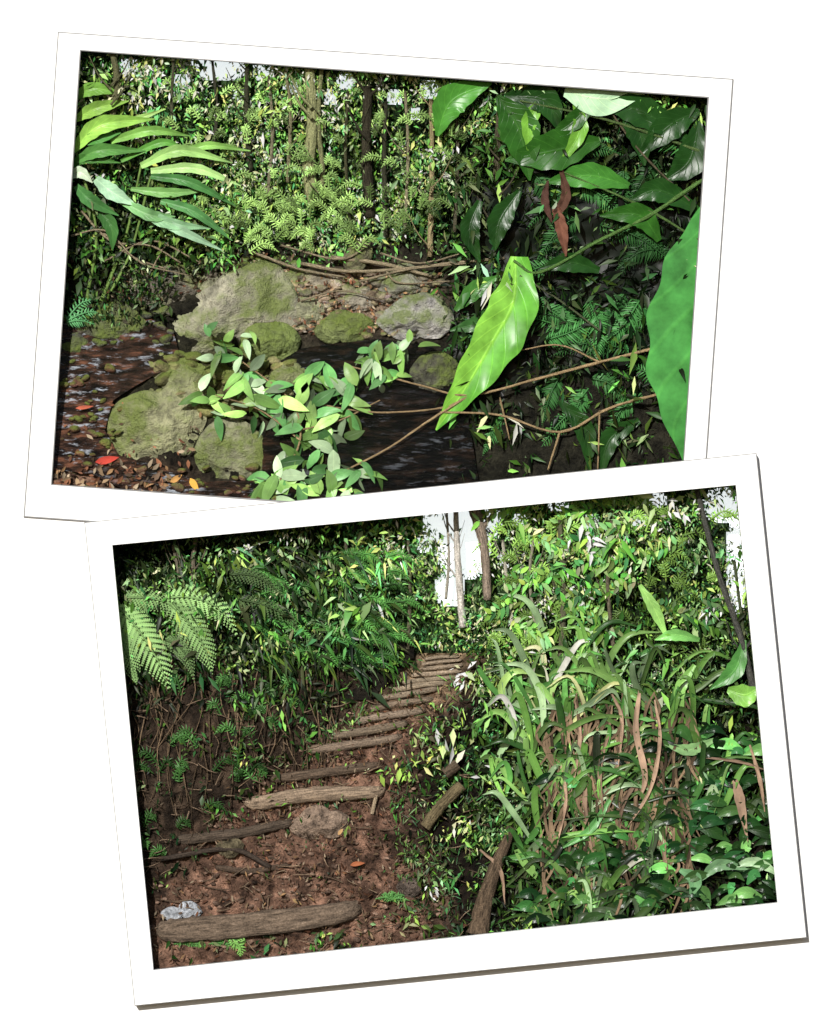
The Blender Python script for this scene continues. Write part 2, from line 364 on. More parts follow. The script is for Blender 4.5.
e2=curve_plate('backing',[grow(O2,.8),grow(W2,1)],-.12,-.025,M_edge); e2.parent=p2

# ================================================================= PRINT 1 : the stream
lum1=grid_interp([80,150,220,290,360,430,500,570,640,700],[70,120,170,220,270,330,400,480],[  # light and shade of the stream scene, painted into plant colours by region
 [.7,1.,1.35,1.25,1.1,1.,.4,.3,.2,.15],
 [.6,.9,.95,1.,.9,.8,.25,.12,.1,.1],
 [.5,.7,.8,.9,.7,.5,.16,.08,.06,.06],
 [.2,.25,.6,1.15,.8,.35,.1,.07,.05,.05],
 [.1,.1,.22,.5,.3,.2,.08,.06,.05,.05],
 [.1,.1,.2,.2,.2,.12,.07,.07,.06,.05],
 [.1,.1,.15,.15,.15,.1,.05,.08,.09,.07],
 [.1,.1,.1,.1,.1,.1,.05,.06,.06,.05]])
back1=lambda x,y: np.clip(14+(y-50)*.2,12,42)
skyb=[(222,68,24,9),(205,60,14,8),(262,70,10,6),(430,88,9,8),(345,80,8,6),(128,64,10,6),(395,95,7,6),(330,95,5,5),(455,88,6,5),(290,84,5,6),(180,78,6,5),(238,92,5,5),(415,112,4,5),(152,70,5,5)]
def nosky(x,y,g=1.):
    k=np.ones(np.shape(x),bool)
    for a,b,c,d in skyb: k&=(((x-a)/(c*g))**2+((y-b)/(d*g))**2)>1
    return k
B=Batch(clip1); sheet(B,(30,30,730,140),5,lambda x,y:x*0+50,lambda x,y:np.broadcast_to(np.array((.75,.85,.9)),(*x.shape,3)),amp=0)
B.build('sky',M_sky)
B=Batch(clip1)
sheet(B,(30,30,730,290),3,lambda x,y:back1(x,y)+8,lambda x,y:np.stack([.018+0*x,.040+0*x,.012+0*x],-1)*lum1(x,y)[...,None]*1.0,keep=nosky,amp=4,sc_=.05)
B.build('forest_dark_backing',M_soil)  # dark sheet behind the leaves; shade between them put into its colour
def tree1(pts,r,col):
    B=Batch(clip1); pts=[(a,b,max(6,float(back1(a,b))-8)) for a,b,_ in pts]; tube(B,pts,r,col,n=24,k=10,wob=.08)
    p=np.array([q[:2] for q in pts]); 
    for i in range(3):
        t=random.random(); a=p[0]+(p[-1]-p[0])*t; s=random.choice((-1,1)); rr=(r[0] if hasattr(r,'__len__') else r)
        tube(B,[(a[0],a[1],pts[0][2]),(a[0]+s*12,a[1]-14,pts[0][2]-2),(a[0]+s*22,a[1]-34,pts[0][2]-2)],[rr*.4,rr*.15],col,k=5)
    B.build('tree',M_bark)
tree1([(309,60,12),(312,120,14),(308,165,18),(316,205,24)],[5,8],(.30,.31,.15))
tree1([(322,62,14),(318,120,15),(322,170,18),(318,205,24)],[2,3],(.24,.25,.12))
tree1([(368,85,12),(366,150,16),(370,215,24)],[4.5,6],(.04,.035,.022))
tree1([(431,98,10),(432,170,14),(430,255,24)],[2.2,3.2],(.34,.28,.15))
tree1([(386,100,14),(384,160,16),(386,235,26)],[1.8,2.8],(.05,.05,.03))
tree1([(247,60,12),(246,110,14),(249,170,20)],[2.2,3.2],(.05,.05,.03))
tree1([(112,50,8),(116,80,10),(110,120,14)],[3,4],(.14,.14,.07))
tree1([(500,100,14),(497,180,16),(499,262,22)],[3,4.5],(.09,.08,.05))
tree1([(285,70,14),(290,110,15),(287,180,20)],[1.5,2],(.25,.23,.13))
tree1([(173,60,12),(171,110,14),(176,150,20)],[1.5,2],(.1,.1,.06))
tree1([(405,90,14),(408,150,15),(404,240,24)],[1.4,1.8],(.3,.27,.17))
tree1([(348,90,14),(345,150,16),(350,225,24)],[1.4,1.8],(.08,.08,.04))
tree1([(268,75,14),(272,130,15),(266,200,22)],[1.4,2.],(.24,.22,.14))
tree1([(455,95,14),(458,150,15),(455,230,24)],[1.4,2.],(.12,.11,.07))
tree1([(212,60,14),(216,110,15),(210,160,24)],[1.4,2.],(.06,.06,.04))
B=Batch(clip1)
k1=lambda x,y:nosky(x,y,.95)&(y<262+np.where(x>450,60,0))
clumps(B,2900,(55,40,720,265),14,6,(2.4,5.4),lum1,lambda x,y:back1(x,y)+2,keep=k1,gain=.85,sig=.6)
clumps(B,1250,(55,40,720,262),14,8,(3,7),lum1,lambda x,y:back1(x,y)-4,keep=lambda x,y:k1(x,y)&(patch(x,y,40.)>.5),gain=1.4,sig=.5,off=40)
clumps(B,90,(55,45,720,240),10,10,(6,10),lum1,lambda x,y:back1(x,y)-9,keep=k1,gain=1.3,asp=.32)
B.build('forest_foliage',M_fol)
B=Batch(clip1)
for _ in range(120):
    x=random.uniform(170,480); y=random.uniform(80,235); a=random.uniform(-3.3,.2); l=random.uniform(10,28)
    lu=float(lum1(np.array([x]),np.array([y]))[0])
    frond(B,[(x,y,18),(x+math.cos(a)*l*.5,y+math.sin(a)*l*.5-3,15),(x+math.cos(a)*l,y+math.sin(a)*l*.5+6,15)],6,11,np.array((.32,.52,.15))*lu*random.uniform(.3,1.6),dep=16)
B.build('palm_foliage',M_fol)

dep1=lambda x,y:np.clip(40-(y-250)*.12,9,42)
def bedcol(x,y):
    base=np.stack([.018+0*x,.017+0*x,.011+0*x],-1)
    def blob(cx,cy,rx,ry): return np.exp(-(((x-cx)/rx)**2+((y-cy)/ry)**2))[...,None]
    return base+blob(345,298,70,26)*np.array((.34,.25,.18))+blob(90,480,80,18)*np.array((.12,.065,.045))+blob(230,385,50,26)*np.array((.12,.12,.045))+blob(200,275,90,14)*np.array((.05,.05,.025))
B=Batch(clip1); sheet(B,(30,240,730,540),2.5,dep1,bedcol,amp=5,sc_=.05,z=3.)
B.build('stream_bank_ground',M_soil)
def poly_plate(name,polys,depf,mat):
    bm=bmesh.new()
    for pl in polys:
        bm.faces.new([bm.verts.new((float(WX(x)),float(depf(x,y))*S,float(WZ(y)))) for x,y in pl])
    bmesh.ops.triangulate(bm,faces=bm.faces[:])
    me=bpy.data.meshes.new(name); bm.to_mesh(me); bm.free(); me.materials.append(mat); o=bpy.data.objects.new(name,me); sc.collection.objects.link(o)
poly_plate('stream_water',[[(35,330),(70,320),(120,322),(150,318),(172,330),(178,352),(165,368),(135,385),(112,400),(104,430),(118,455),(160,466),(200,482),(262,480),(270,505),(190,502),(130,492),(90,474),(60,470),(35,468)],
 [(280,360),(300,348),(330,343),(380,338),(430,345),(460,365),(482,500),(262,514),(262,440),(285,400)]],lambda x,y:40-(y-250)*.12-5.5,M_water)

bl=[([(160,352),(166,328),(186,304),(212,284),(240,267),(262,259),(280,264),(292,284),(299,308),(297,326),(270,330),(245,336),(225,350),(195,358)],31,25,(.44,.42,.31)),
 ([(238,345),(246,327),(262,320),(286,322),(300,338),(296,352),(268,361),(246,358)],25,17,(.22,.28,.09)),
 ([(376,322),(392,304),(412,294),(440,297),(454,314),(450,330),(420,336),(390,334)],28,19,(.50,.48,.45)),
 ([(106,428),(112,406),(126,397),(158,392),(188,380),(210,386),(205,410),(197,440),(186,460),(146,465),(114,450)],18,15,(.40,.40,.23)),
 ([(194,458),(203,430),(228,418),(254,428),(268,450),(263,470),(235,480),(205,477)],15,13,(.33,.33,.21)),
 ([(124,280),(148,264),(182,270),(196,288),(170,301),(132,297)],34,9,(.20,.18,.14)),
 ([(72,332),(90,316),(138,315),(150,327),(122,337),(85,340)],27,8,(.11,.11,.08)),
 ([(312,332),(326,316),(352,312),(374,322),(368,336),(340,340)],28,12,(.20,.24,.09)),
 ([(284,318),(290,302),(306,296),(324,306),(320,320),(300,326)],31,12,(.33,.33,.21)),
 ([(238,272),(262,264),(300,268),(308,282),(290,292),(280,270)],36,9,(.26,.26,.16)),
 ([(150,374),(170,362),(196,362),(212,374),(200,384),(160,386)],23,9,(.32,.33,.18)),
 ([(374,284),(390,270),(420,268),(428,282),(408,292),(384,292)],34,10,(.33,.32,.26)),
 ([(408,372),(424,354),(452,356),(462,378),(440,392),(416,388)],21,12,(.10,.10,.07)),
 ([(345,268),(350,245),(362,238),(372,246),(366,262),(356,272)],32,8,(.18,.17,.1)),
 ([(196,284),(214,272),(232,276),(226,290),(206,294)],35,8,(.28,.28,.18)),
 ([(296,276),(318,268),(338,274),(330,286),(306,288)],35,8,(.34,.3,.22)),
 ([(52,348),(66,338),(92,340),(88,350),(60,354)],25,5,(.09,.09,.07)),
 ([(226,398),(244,384),(268,388),(270,402),(248,410)],18,8,(.27,.28,.13)),
 ([(340,300),(352,290),(372,292),(374,304),(356,308)],31,7,(.4,.36,.28)),
 ([(268,378),(280,366),(302,366),(312,378),(292,386)],21,8,(.27,.28,.15)),
]
for i,(pl,d,rd,col) in enumerate(bl):
    B=Batch(clip1); boulder(B,pl,d,rd,col,seed=i); build_tri(B,'boulder',M_rock)
B=Batch(clip1)
def stones(n,box,smin,smax,cf,dd=2):
    for i in range(n):
        x=random.uniform(box[0],box[2]); y=random.uniform(box[1],box[3]); r=random.uniform(smin,smax)*(.5+.5*random.random())
        rock(B,x,y,float(dep1(x,y))-dd,r*1.3,r*.8,r,random.uniform(-30,30),np.array(cf)*random.uniform(.4,1.4)*np.array((1,random.uniform(.85,1.05),random.uniform(.7,1.1))),seed=random.randint(0,9999),cuts=6)
stones(230,(275,272,450,335),2,7,(.42,.36,.28)); stones(80,(120,255,300,285),2,8,(.2,.19,.13))
stones(120,(150,352,290,412),3,10,(.30,.29,.15)); stones(40,(50,462,280,500),2,7,(.22,.12,.08),5); stones(40,(60,300,170,345),2,8,(.12,.12,.1),5)
stones(40,(60,360,120,470),2,6,(.2,.10,.07),6.5)
build_tri(B,'river_stones',M_rock)
B=Batch(clip1)
DRY=np.array([(.34,.15,.08),(.40,.24,.12),(.32,.22,.13),(.48,.38,.26),(.22,.10,.06),(.18,.12,.08)])
def litter(n,box,size,g=1.,d=4):
    x=rng.uniform(box[0],box[2],n); y=rng.uniform(box[1],box[3],n); L=rng.uniform(*size,n)
    leaves(B,np.stack([x,y,dep1(x,y)-d-rng.random(n)*2],1),L,L*.45,rng.uniform(0,360,n),rng.normal(0,15,n),rng.normal(0,30,n),DRY[rng.integers(0,6,n)]*g*rng.uniform(.4,1.2,n)[:,None],sag=0)
litter(600,(285,270,440,332),(2.5,6)); litter(150,(45,465,170,505),(4,11),.9,7.5); litter(60,(60,400,200,480),(3,9),.9,7.5); litter(200,(60,250,300,300),(3,8),.5)
P=np.array([[95,462,4],[190,478,4],[75,408,8],[170,482,4]],float); leaves(B,P,[24,16,18,14],[8,7,4,6],[10,-60,5,30],0,10,np.array([(.55,.07,.05),(.7,.4,.08),(.45,.12,.07),(.55,.3,.1)]),seg=5,sag=0)
B.build('leaf_litter',M_dry)
B=Batch(clip1)
for pts,r in [([(300,262,28),(345,270,26),(400,268,26),(450,262,26),(505,257,26)],[2.0,1.6]),([(360,280,24),(410,268,24),(470,262,24)],[1.3,.8]),([(330,256,28),(380,262,28),(432,275,26)],[2.4,1.6]),
 ([(95,225,20),(130,255,18),(165,268,18)],[1.6,.8]),([(80,210,18),(110,240,16),(150,245,16),(180,262,16)],[1.3,.8]),([(100,262,18),(150,240,16),(200,262,16)],[1.1,.7]),([(250,250,28),(300,268,26),(345,276,26)],[1.6,1.]),([(280,244,26),(340,258,24),(372,240,24)],[1.2,.8]),
 ([(70,235,16),(105,230,14),(140,262,14),(190,275,16)],[1.2,.7]),([(150,270,18),(170,240,16),(205,235,16)],[1.,.6]),([(380,252,24),(420,262,22),(470,250,22)],[1.2,.7]),([(385,268,26),(400,282,24),(450,280,24)],[1.2,.7]),([(300,300,24),(340,290,22),(390,300,22)],[1.,.6])]:
    tube(B,pts,r,(.34,.28,.18),k=6)
B.build('fallen_branch',M_bark)

B=Batch(clip1)
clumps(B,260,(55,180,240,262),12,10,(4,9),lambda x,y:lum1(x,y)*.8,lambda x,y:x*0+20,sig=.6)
clumps(B,110,(55,265,160,320),8,9,(3,7),lambda x,y:x*0+.1,lambda x,y:x*0+22,sig=.5)
for _ in range(60):
    x=random.uniform(205,365); y=random.uniform(192,252); a=random.uniform(-3.2,.0)
    l=random.uniform(16,32); frond(B,[(x,y,22),(x+math.cos(a)*l*.5,y+math.sin(a)*l*.5-3,18),(x+math.cos(a)*l,y+math.sin(a)*l*.6+7,18)],7,13,np.array((.36,.58,.16))*random.uniform(.25,1.25),dep=20)
for pts in [((66,318),(80,303),(96,298)),((66,320),(85,312),(98,312)),((66,322),(78,320),(95,324))]:
    frond(B,[(*p,14) for p in pts],8,12,(.12,.36,.14))
B.build('fern_undergrowth',M_fol)
B=Batch(clip1)
gin=[([(72,150,14),(100,125,8),(155,118,10)],[3,9,.5],(.24,.46,.08)),([(75,160,14),(100,150,8),(145,150,10)],[3,7,.5],(.08,.22,.05)),
 ([(72,120,16),(95,108,10),(128,100,12)],[2,7,.5],(.24,.44,.08)),([(95,178,12),(112,192,6),(136,205,10)],[4,8,.5],(.36,.58,.38)),([(120,200,12),(150,215,6),(175,216,8)],[3,6,.5],(.18,.38,.15)),
 ([(135,205,12),(165,222,6),(210,228,10)],[3,6,.5],(.26,.48,.26)),([(150,215,12),(180,230,6),(222,250,10)],[3,5,.5],(.33,.54,.34)),([(160,200,14),(195,212,8),(232,240,10)],[3,5,.5],(.09,.25,.08)),
 ([(140,165,14),(180,150,8),(232,162,10)],[3,6,.5],(.26,.46,.14)),([(150,170,14),(195,168,8),(240,185,10)],[3,5,.5],(.34,.56,.2)),([(150,175,14),(190,182,8),(235,205,10)],[3,5,.5],(.06,.18,.05)),
 ([(90,200,16),(110,225,10),(112,250,12)],[3,7,.5],(.04,.12,.03)),([(75,185,14),(90,200,8),(118,215,10)],[3,7,.5],(.06,.18,.05)),([(110,140,16),(150,130,10),(190,135,12)],[3,5,.5],(.18,.38,.08)),
 ([(70,98,16),(92,88,12),(120,92,12)],[2,7,.5],(.16,.34,.06)),([(170,160,14),(205,145,10),(250,150,12)],[2,4,.5],(.22,.44,.1)),([(70,175,14),(80,172,8),(92,182,10)],[3,6,.5],(.55,.68,.5)),
 ([(72,140,15),(95,138,11),(120,132,12)],[2,6,.5],(.06,.2,.04)),([(120,160,15),(160,142,10),(185,148,12)],[2,4,.5],(.10,.28,.05)),([(90,110,15),(120,122,12),(165,108,12)],[2,5,.5],(.34,.56,.16)),
 ([(72,165,16),(85,158,12),(120,162,12)],[2,5,.5],(.05,.15,.03)),([(130,188,15),(165,192,11),(205,190,12)],[2,5,.5],(.16,.34,.1))]
for p,h,c in gin: blade(B,p,h,c,fold=.4,ripple=.5)
for p in [((85,300,22),(95,230,18),(75,150,16)),((100,300,22),(125,235,18),(140,165,16)),((110,290,22),(130,250,18),(150,175,16))]: tube(B,p,[2,1.2],(.12,.2,.05),k=6)
B.build('ginger_plant',M_big)

B=Batch(clip1)
kR=lambda x,y:(x>440+np.abs(y-260)*.12)&(y>90)
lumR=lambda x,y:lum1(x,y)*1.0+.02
sheet(B,(440,180,730,540),4,lambda x,y:x*0+26,lambda x,y:np.broadcast_to(np.array((.003,.006,.003)),(*x.shape,3)),keep=lambda x,y:(x>465+(y>330)*(-15)+6*np.sin(y*.1)),amp=4)  # near-black sheet behind the leaves, shade painted as colour
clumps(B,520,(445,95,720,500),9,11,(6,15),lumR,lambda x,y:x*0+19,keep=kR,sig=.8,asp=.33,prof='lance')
clumps(B,50,(460,260,720,500),6,11,(12,20),lambda x,y:x*0+.2,lambda x,y:x*0+14,keep=kR,sig=.7,asp=.3,prof='lance')
B.build('shrub_foliage',M_fol)
B=Batch(clip1)
for _ in range(42):
    x=random.uniform(500,700); y=random.uniform(150,450); a=random.uniform(-.6,3.4)
    l=random.uniform(45,90); frond(B,[(x,y,20),(x+math.cos(a)*l*.5,y+math.sin(a)*l*.4-6,16),(x+math.cos(a)*l,y+math.sin(a)*l*.7+8,16)],14,28,np.array((.05,.17,.045))*random.uniform(.1,1.2),dep=16,ratio=.15)
for pts in [((545,340),(575,330),(610,310)),((590,300),(600,330),(596,365)),((640,300),(620,330),(590,350)),((690,150),(650,130),(615,110)),((690,420),(660,380),(620,360))]:
    frond(B,[(*p,13) for p in pts],15,30,(.06,.22,.055),ratio=.15)
B.build('fern',M_fol)
B=Batch(clip1)
D1=(.013,.05,.009); D2=(.024,.095,.012); D3=(.14,.34,.04)  # vine leaf greens with backlit darkness and lit-through tone painted in
for p,h,c in [([(437,135,12),(452,100,9),(492,82,9)],[2,16,1],(.06,.22,.03)),([(498,95,12),(520,130,9),(530,180,9)],[3,20,1],D2),([(505,95,12),(545,100,9),(560,130,9)],[3,14,1],D1),
 ([(600,140,12),(555,150,8),(505,160,9)],[4,20,1],D2),([(690,140,12),(640,110,9),(600,105,9)],[3,16,1],D1),([(700,110,12),(670,125,9),(640,155,9)],[3,15,1],D1),([(630,185,12),(590,175,9),(545,182,9)],[3,13,1],(.045,.17,.025)),
 ([(700,210,12),(660,190,9),(630,200,9)],[3,12,1],D1),([(520,190,12),(500,220,9),(495,250,9)],[3,12,1],D1),([(575,100,10),(580,130,7),(560,165,7)],[2,8,1],D3),([(600,90,10),(575,120,7),(545,140,7)],[2,9,1],D2),
 ([(545,95,12),(530,120,7),(528,150,7)],[2,8,1],D3),([(600,270,12),(570,262,9),(540,268,9)],[3,10,1],D1),([(660,240,12),(640,215,9),(600,215,9)],[3,12,1],D2),([(455,310,14),(475,290,11),(500,275,11)],[2,9,1],(.05,.16,.03)),
 ([(560,400,14),(585,430,11),(590,470,11)],[3,10,1],D1),([(640,420,14),(610,440,11),(600,480,11)],[3,10,1],D1),([(500,300,14),(485,320,12),(450,330,12)],[3,10,1],(.04,.12,.03)),([(480,200,12),(470,230,10),(480,262,10)],[3,10,1],D1),
 ([(700,120,11),(690,160,10),(665,180,10)],[3,16,1],D1),([(620,100,11),(640,130,10),(645,165,10)],[3,14,1],D1)]:
    blade(B,p,h,c,fold=.25,ripple=.8)
blade(B,[(565,90,9),(600,98,7),(645,94,8)],[6,13,1],(.38,.58,.36),fold=.15,hw2=[6,18,1])
blade(B,[(516,256,11),(513,302,8),(490,345,7),(463,392,7),(436,430,9)],[12,25,27,14,1],(.20,.47,.06),n=60,m=14,fold=.25,ripple=2.2,hw2=[5,22,20,14,1],col2=(.11,.35,.04))
B.build('philodendron_vine_leaves',M_big)
B=Batch(clip1)
blade(B,[(714,200,12),(708,260,10),(702,330,10),(698,400,10),(688,466,12)],[8,40,54,44,3],(.06,.26,.055),n=60,m=14,fold=.14,ripple=.7)
B.build('giant_leaf',M_giant)
B=Batch(clip1)
for p,r,c in [([(705,178,9),(650,215,8),(600,240,8),(540,272,8),(514,260,9)],[2.2,1.4],(.10,.2,.05)),([(700,240,10),(640,205,8),(560,170,8)],[1.5,1],(.10,.18,.05)),([(700,150,10),(610,120,8),(520,100,8)],[1.8,1],(.1,.16,.05)),
 ([(690,200,10),(640,150,9),(600,95,9)],[1.2,1],(.12,.1,.06)),([(600,330,10),(560,300,9),(520,275,9)],[1.2,1],(.1,.12,.06))]:
    tube(B,p,r,c,k=6)
B.build('vine',M_bark)
B=Batch(clip1)
blade(B,[(560,165,7),(566,195,5),(556,215,5)],[1,5,4],(.09,.045,.03),ripple=3,fold=.6); blade(B,[(556,208,5),(562,230,5),(566,256,6)],[4,6,1],(.16,.07,.045),ripple=3,fold=.6); blade(B,[(548,180,7),(545,200,5),(552,222,5)],[1,4,1],(.08,.04,.03),ripple=2)
B.build('dead_leaf',M_dry)
B=Batch(clip1)
for p,r in [([(655,348,8),(600,362,8),(540,378,8),(470,395,7),(420,385,7),(350,366,7)],[1.7,.9]),([(662,393,7),(610,408,7),(560,432,7),(500,415,7),(440,412,7)],[1.6,1]),([(470,395,7),(430,420,6),(385,450,5),(330,478,4)],[1.3,.9]),
 ([(560,432,7),(548,470,5)],[1.2,1]),([(600,362,8),(560,345,8),(520,350,8)],[1.,.7]),([(470,395,7),(440,408,7),(370,412,6),(300,400,6)],[1.2,.7]),([(600,410,7),(598,470,6)],[1.,.7]),([(500,397,8),(510,440,8)],[1,.6]),
 ([(280,480,4),(300,440,5),(290,400,6),(240,360,6)],[1.2,.8]),([(300,430,5),(340,420,5),(380,400,5)],[1.,.6]),([(300,440,5),(260,410,5),(215,395,5)],[1.,.6])]:
    tube(B,p,r,(.42,.30,.16),k=6)
B.build('bare_branch',M_bark)
B=Batch(clip1)
for cx,cy,n,s in [(215,345,9,25),(243,372,10,27),(210,398,7,25),(262,395,10,28),(292,402,11,32),(310,425,10,33),(345,388,11,34),(382,362,10,28),(405,350,9,25),(332,442,9,30),(300,462,9,28),(278,482,11,32),(330,486,11,32),(365,474,8,24),(250,415,7,24),(310,378,8,27),(360,350,7,24),(240,345,6,22),(268,488,8,30),(300,488,9,30),(345,410,8,28),(355,490,8,26),(285,440,7,26),(228,412,6,24),(390,378,6,24)]:
    P=np.stack([rng.normal(cx,7,n),rng.normal(cy,6,n),np.full(n,4.)+rng.normal(0,1.,n)],1)
    L=rng.uniform(.65,1.1,n)*s; h=np.array([(.25,.50,.12),(.31,.55,.14),(.15,.40,.12),(.44,.62,.36)])[rng.integers(0,4,n)]
    leaves(B,P,L,L*.42,np.linspace(0,360,n,endpoint=False)+rng.normal(0,25,n),rng.normal(-5,22,n),rng.normal(0,30,n),h*np.exp(rng.normal(-.35,.45,n))[:,None],seg=7,sag=.18)
B.build('sapling',M_leaf)

# ================================================================= PRINT 2 : the path
lum2=grid_interp([120,200,280,360,440,520,600,680,750],[510,560,610,660,720,780,850,920],[  # path scene brightness by region: light, shade and haze put into plant colours
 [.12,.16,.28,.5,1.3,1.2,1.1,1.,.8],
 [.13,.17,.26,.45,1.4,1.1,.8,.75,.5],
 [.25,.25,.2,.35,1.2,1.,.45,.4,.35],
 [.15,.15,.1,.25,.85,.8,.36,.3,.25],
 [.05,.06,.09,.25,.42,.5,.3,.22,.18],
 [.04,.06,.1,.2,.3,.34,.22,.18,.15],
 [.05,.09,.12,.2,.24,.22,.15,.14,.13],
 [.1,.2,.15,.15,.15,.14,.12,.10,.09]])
sk2=[(464,540,28,40),(442,522,18,18),(490,520,12,12),(725,505,18,16),(740,560,9,60),(450,590,14,16),(590,522,8,6),(560,505,8,5),(640,520,8,6),(536,540,5,5),(660,500,8,5),(425,545,6,8),(520,520,6,6),(505,560,5,6)]
def nosky2(x,y,g=1.):
    k=np.ones(np.shape(x),bool)
    for a,b,c,d in sk2: k&=(((x-a)/(c*g))**2+((y-b)/(d*g))**2)>1
    return k
B=Batch(clip2); sheet(B,(90,450,800,700),5,lambda x,y:x*0+50,lambda x,y:np.broadcast_to(np.array((.7,.82,.9)),(*x.shape,3)),amp=0)
B.build('sky',M_sky)
B=Batch(clip2)
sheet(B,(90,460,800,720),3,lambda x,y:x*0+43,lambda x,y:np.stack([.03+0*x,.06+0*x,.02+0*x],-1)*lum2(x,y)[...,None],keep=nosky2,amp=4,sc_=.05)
B.build('forest_dark_backing',M_soil)  # dark backing sheet, painting the shade behind the path-side forest
B=Batch(clip2)
dB=lambda x,y:np.clip(20+np.exp(-((x-450)/90)**2)*12,18,36)
kk=lambda x,y:nosky2(x,y,.97)&((y<668)|(x>472))&(y<720)&((np.abs(x-437)>16+(y-640)*1.3)|(y<646))
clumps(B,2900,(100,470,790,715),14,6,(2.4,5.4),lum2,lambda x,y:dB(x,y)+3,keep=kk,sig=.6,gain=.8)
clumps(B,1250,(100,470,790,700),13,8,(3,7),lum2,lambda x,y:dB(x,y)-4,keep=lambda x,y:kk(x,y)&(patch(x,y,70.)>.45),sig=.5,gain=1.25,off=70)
B.build('forest_foliage',M_fol)
B=Batch(clip2)
kx=lambda x,y:(nosky2(x,y,1.2))&(np.abs(x-450)>70)
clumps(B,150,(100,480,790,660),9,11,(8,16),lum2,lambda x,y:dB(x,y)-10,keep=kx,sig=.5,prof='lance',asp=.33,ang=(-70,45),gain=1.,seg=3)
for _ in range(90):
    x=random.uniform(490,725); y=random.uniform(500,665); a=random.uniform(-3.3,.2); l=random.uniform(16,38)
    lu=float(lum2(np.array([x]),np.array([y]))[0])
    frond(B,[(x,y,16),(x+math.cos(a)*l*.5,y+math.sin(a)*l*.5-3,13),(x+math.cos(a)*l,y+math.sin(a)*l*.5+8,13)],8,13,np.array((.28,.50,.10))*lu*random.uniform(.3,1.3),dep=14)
B.build('understorey_foliage',M_fol)
def tree2(pts,r,col):
    B=Batch(clip2); tube(B,pts,r,col,n=24,k=10,wob=.06)
    for i in range(3):
        q=pts[len(pts)//2]; s=random.choice((-1,1)); rr=r[0] if hasattr(r,'__len__') else r; yy=q[1]+random.uniform(-30,20)
        tube(B,[(q[0],yy,q[2]),(q[0]+s*10,yy-15,q[2]-2),(q[0]+s*16,yy-34,q[2]-2)],[rr*.4,rr*.15],col,k=5)
    B.build('tree',M_bark)
tree2([(456,512,28),(458,560,28),(463,628,28)],[2.6,4],(.6,.56,.5))
tree2([(474,508,16),(484,545,16),(488,600,20)],[6,4],(.28,.22,.17))
tree2([(447,512,28),(449,560,28),(446,600,28)],[1.2,1.6],(.4,.37,.3))
tree2([(503,540,16),(508,590,18),(514,635,20)],[1.6,2.],(.5,.47,.38))
tree2([(560,520,14),(564,590,15),(560,690,18)],[2.5,3.5],(.12,.12,.07))
tree2([(196,530,16),(192,570,16),(196,610,18)],[2.4,2.4],(.2,.17,.12))
tree2([(172,545,16),(178,580,16),(170,620,18)],[1.6,1.6],(.16,.14,.1))
tree2([(345,540,20),(350,590,20),(352,640,22)],[1.6,2],(.1,.09,.06))
tree2([(408,540,26),(410,590,26),(408,650,28)],[1.5,2],(.14,.13,.08))
tree2([(535,530,14),(530,580,14),(538,640,16)],[1.5,1.8],(.3,.28,.2))
tree2([(612,520,12),(608,580,12),(614,650,14)],[1.6,2.2],(.14,.12,.08))
tree2([(697,488,10),(718,570,9),(742,640,9),(758,705,12)],[2.5,3.6],(.08,.08,.07))
tree2([(735,560,12),(745,640,12),(752,690,14)],[1.5,2],(.08,.1,.05))

def pathedges(y):
    l=np.interp(y,[655,690,735,770,800,850,900,960],[425,390,340,290,250,190,160,140]); r=np.interp(y,[655,690,735,770,800,850,900,960],[466,450,422,402,396,405,425,445]); return l,r
dep2=lambda x,y:np.clip(36-(y-650)*.09,8,38)
def gd(x,y):
    l,r=pathedges(y); o=np.maximum(l-x,0)
    return dep2(x,y)-np.clip(o*.12,0,11)+np.clip((x-r)*.05,0,4)
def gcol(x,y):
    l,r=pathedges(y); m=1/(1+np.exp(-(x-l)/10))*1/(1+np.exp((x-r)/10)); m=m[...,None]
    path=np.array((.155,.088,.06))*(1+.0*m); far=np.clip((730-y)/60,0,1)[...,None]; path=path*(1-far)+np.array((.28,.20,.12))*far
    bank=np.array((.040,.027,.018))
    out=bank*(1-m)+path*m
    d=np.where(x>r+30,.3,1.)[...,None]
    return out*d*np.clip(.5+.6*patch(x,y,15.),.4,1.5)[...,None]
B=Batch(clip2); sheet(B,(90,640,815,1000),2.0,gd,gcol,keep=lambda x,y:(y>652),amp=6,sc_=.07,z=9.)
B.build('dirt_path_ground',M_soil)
B=Batch(clip2)
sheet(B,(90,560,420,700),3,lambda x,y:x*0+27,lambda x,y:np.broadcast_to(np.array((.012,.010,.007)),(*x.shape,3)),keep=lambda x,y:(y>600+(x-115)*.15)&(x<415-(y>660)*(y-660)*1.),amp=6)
B.build('earth_bank',M_soil)

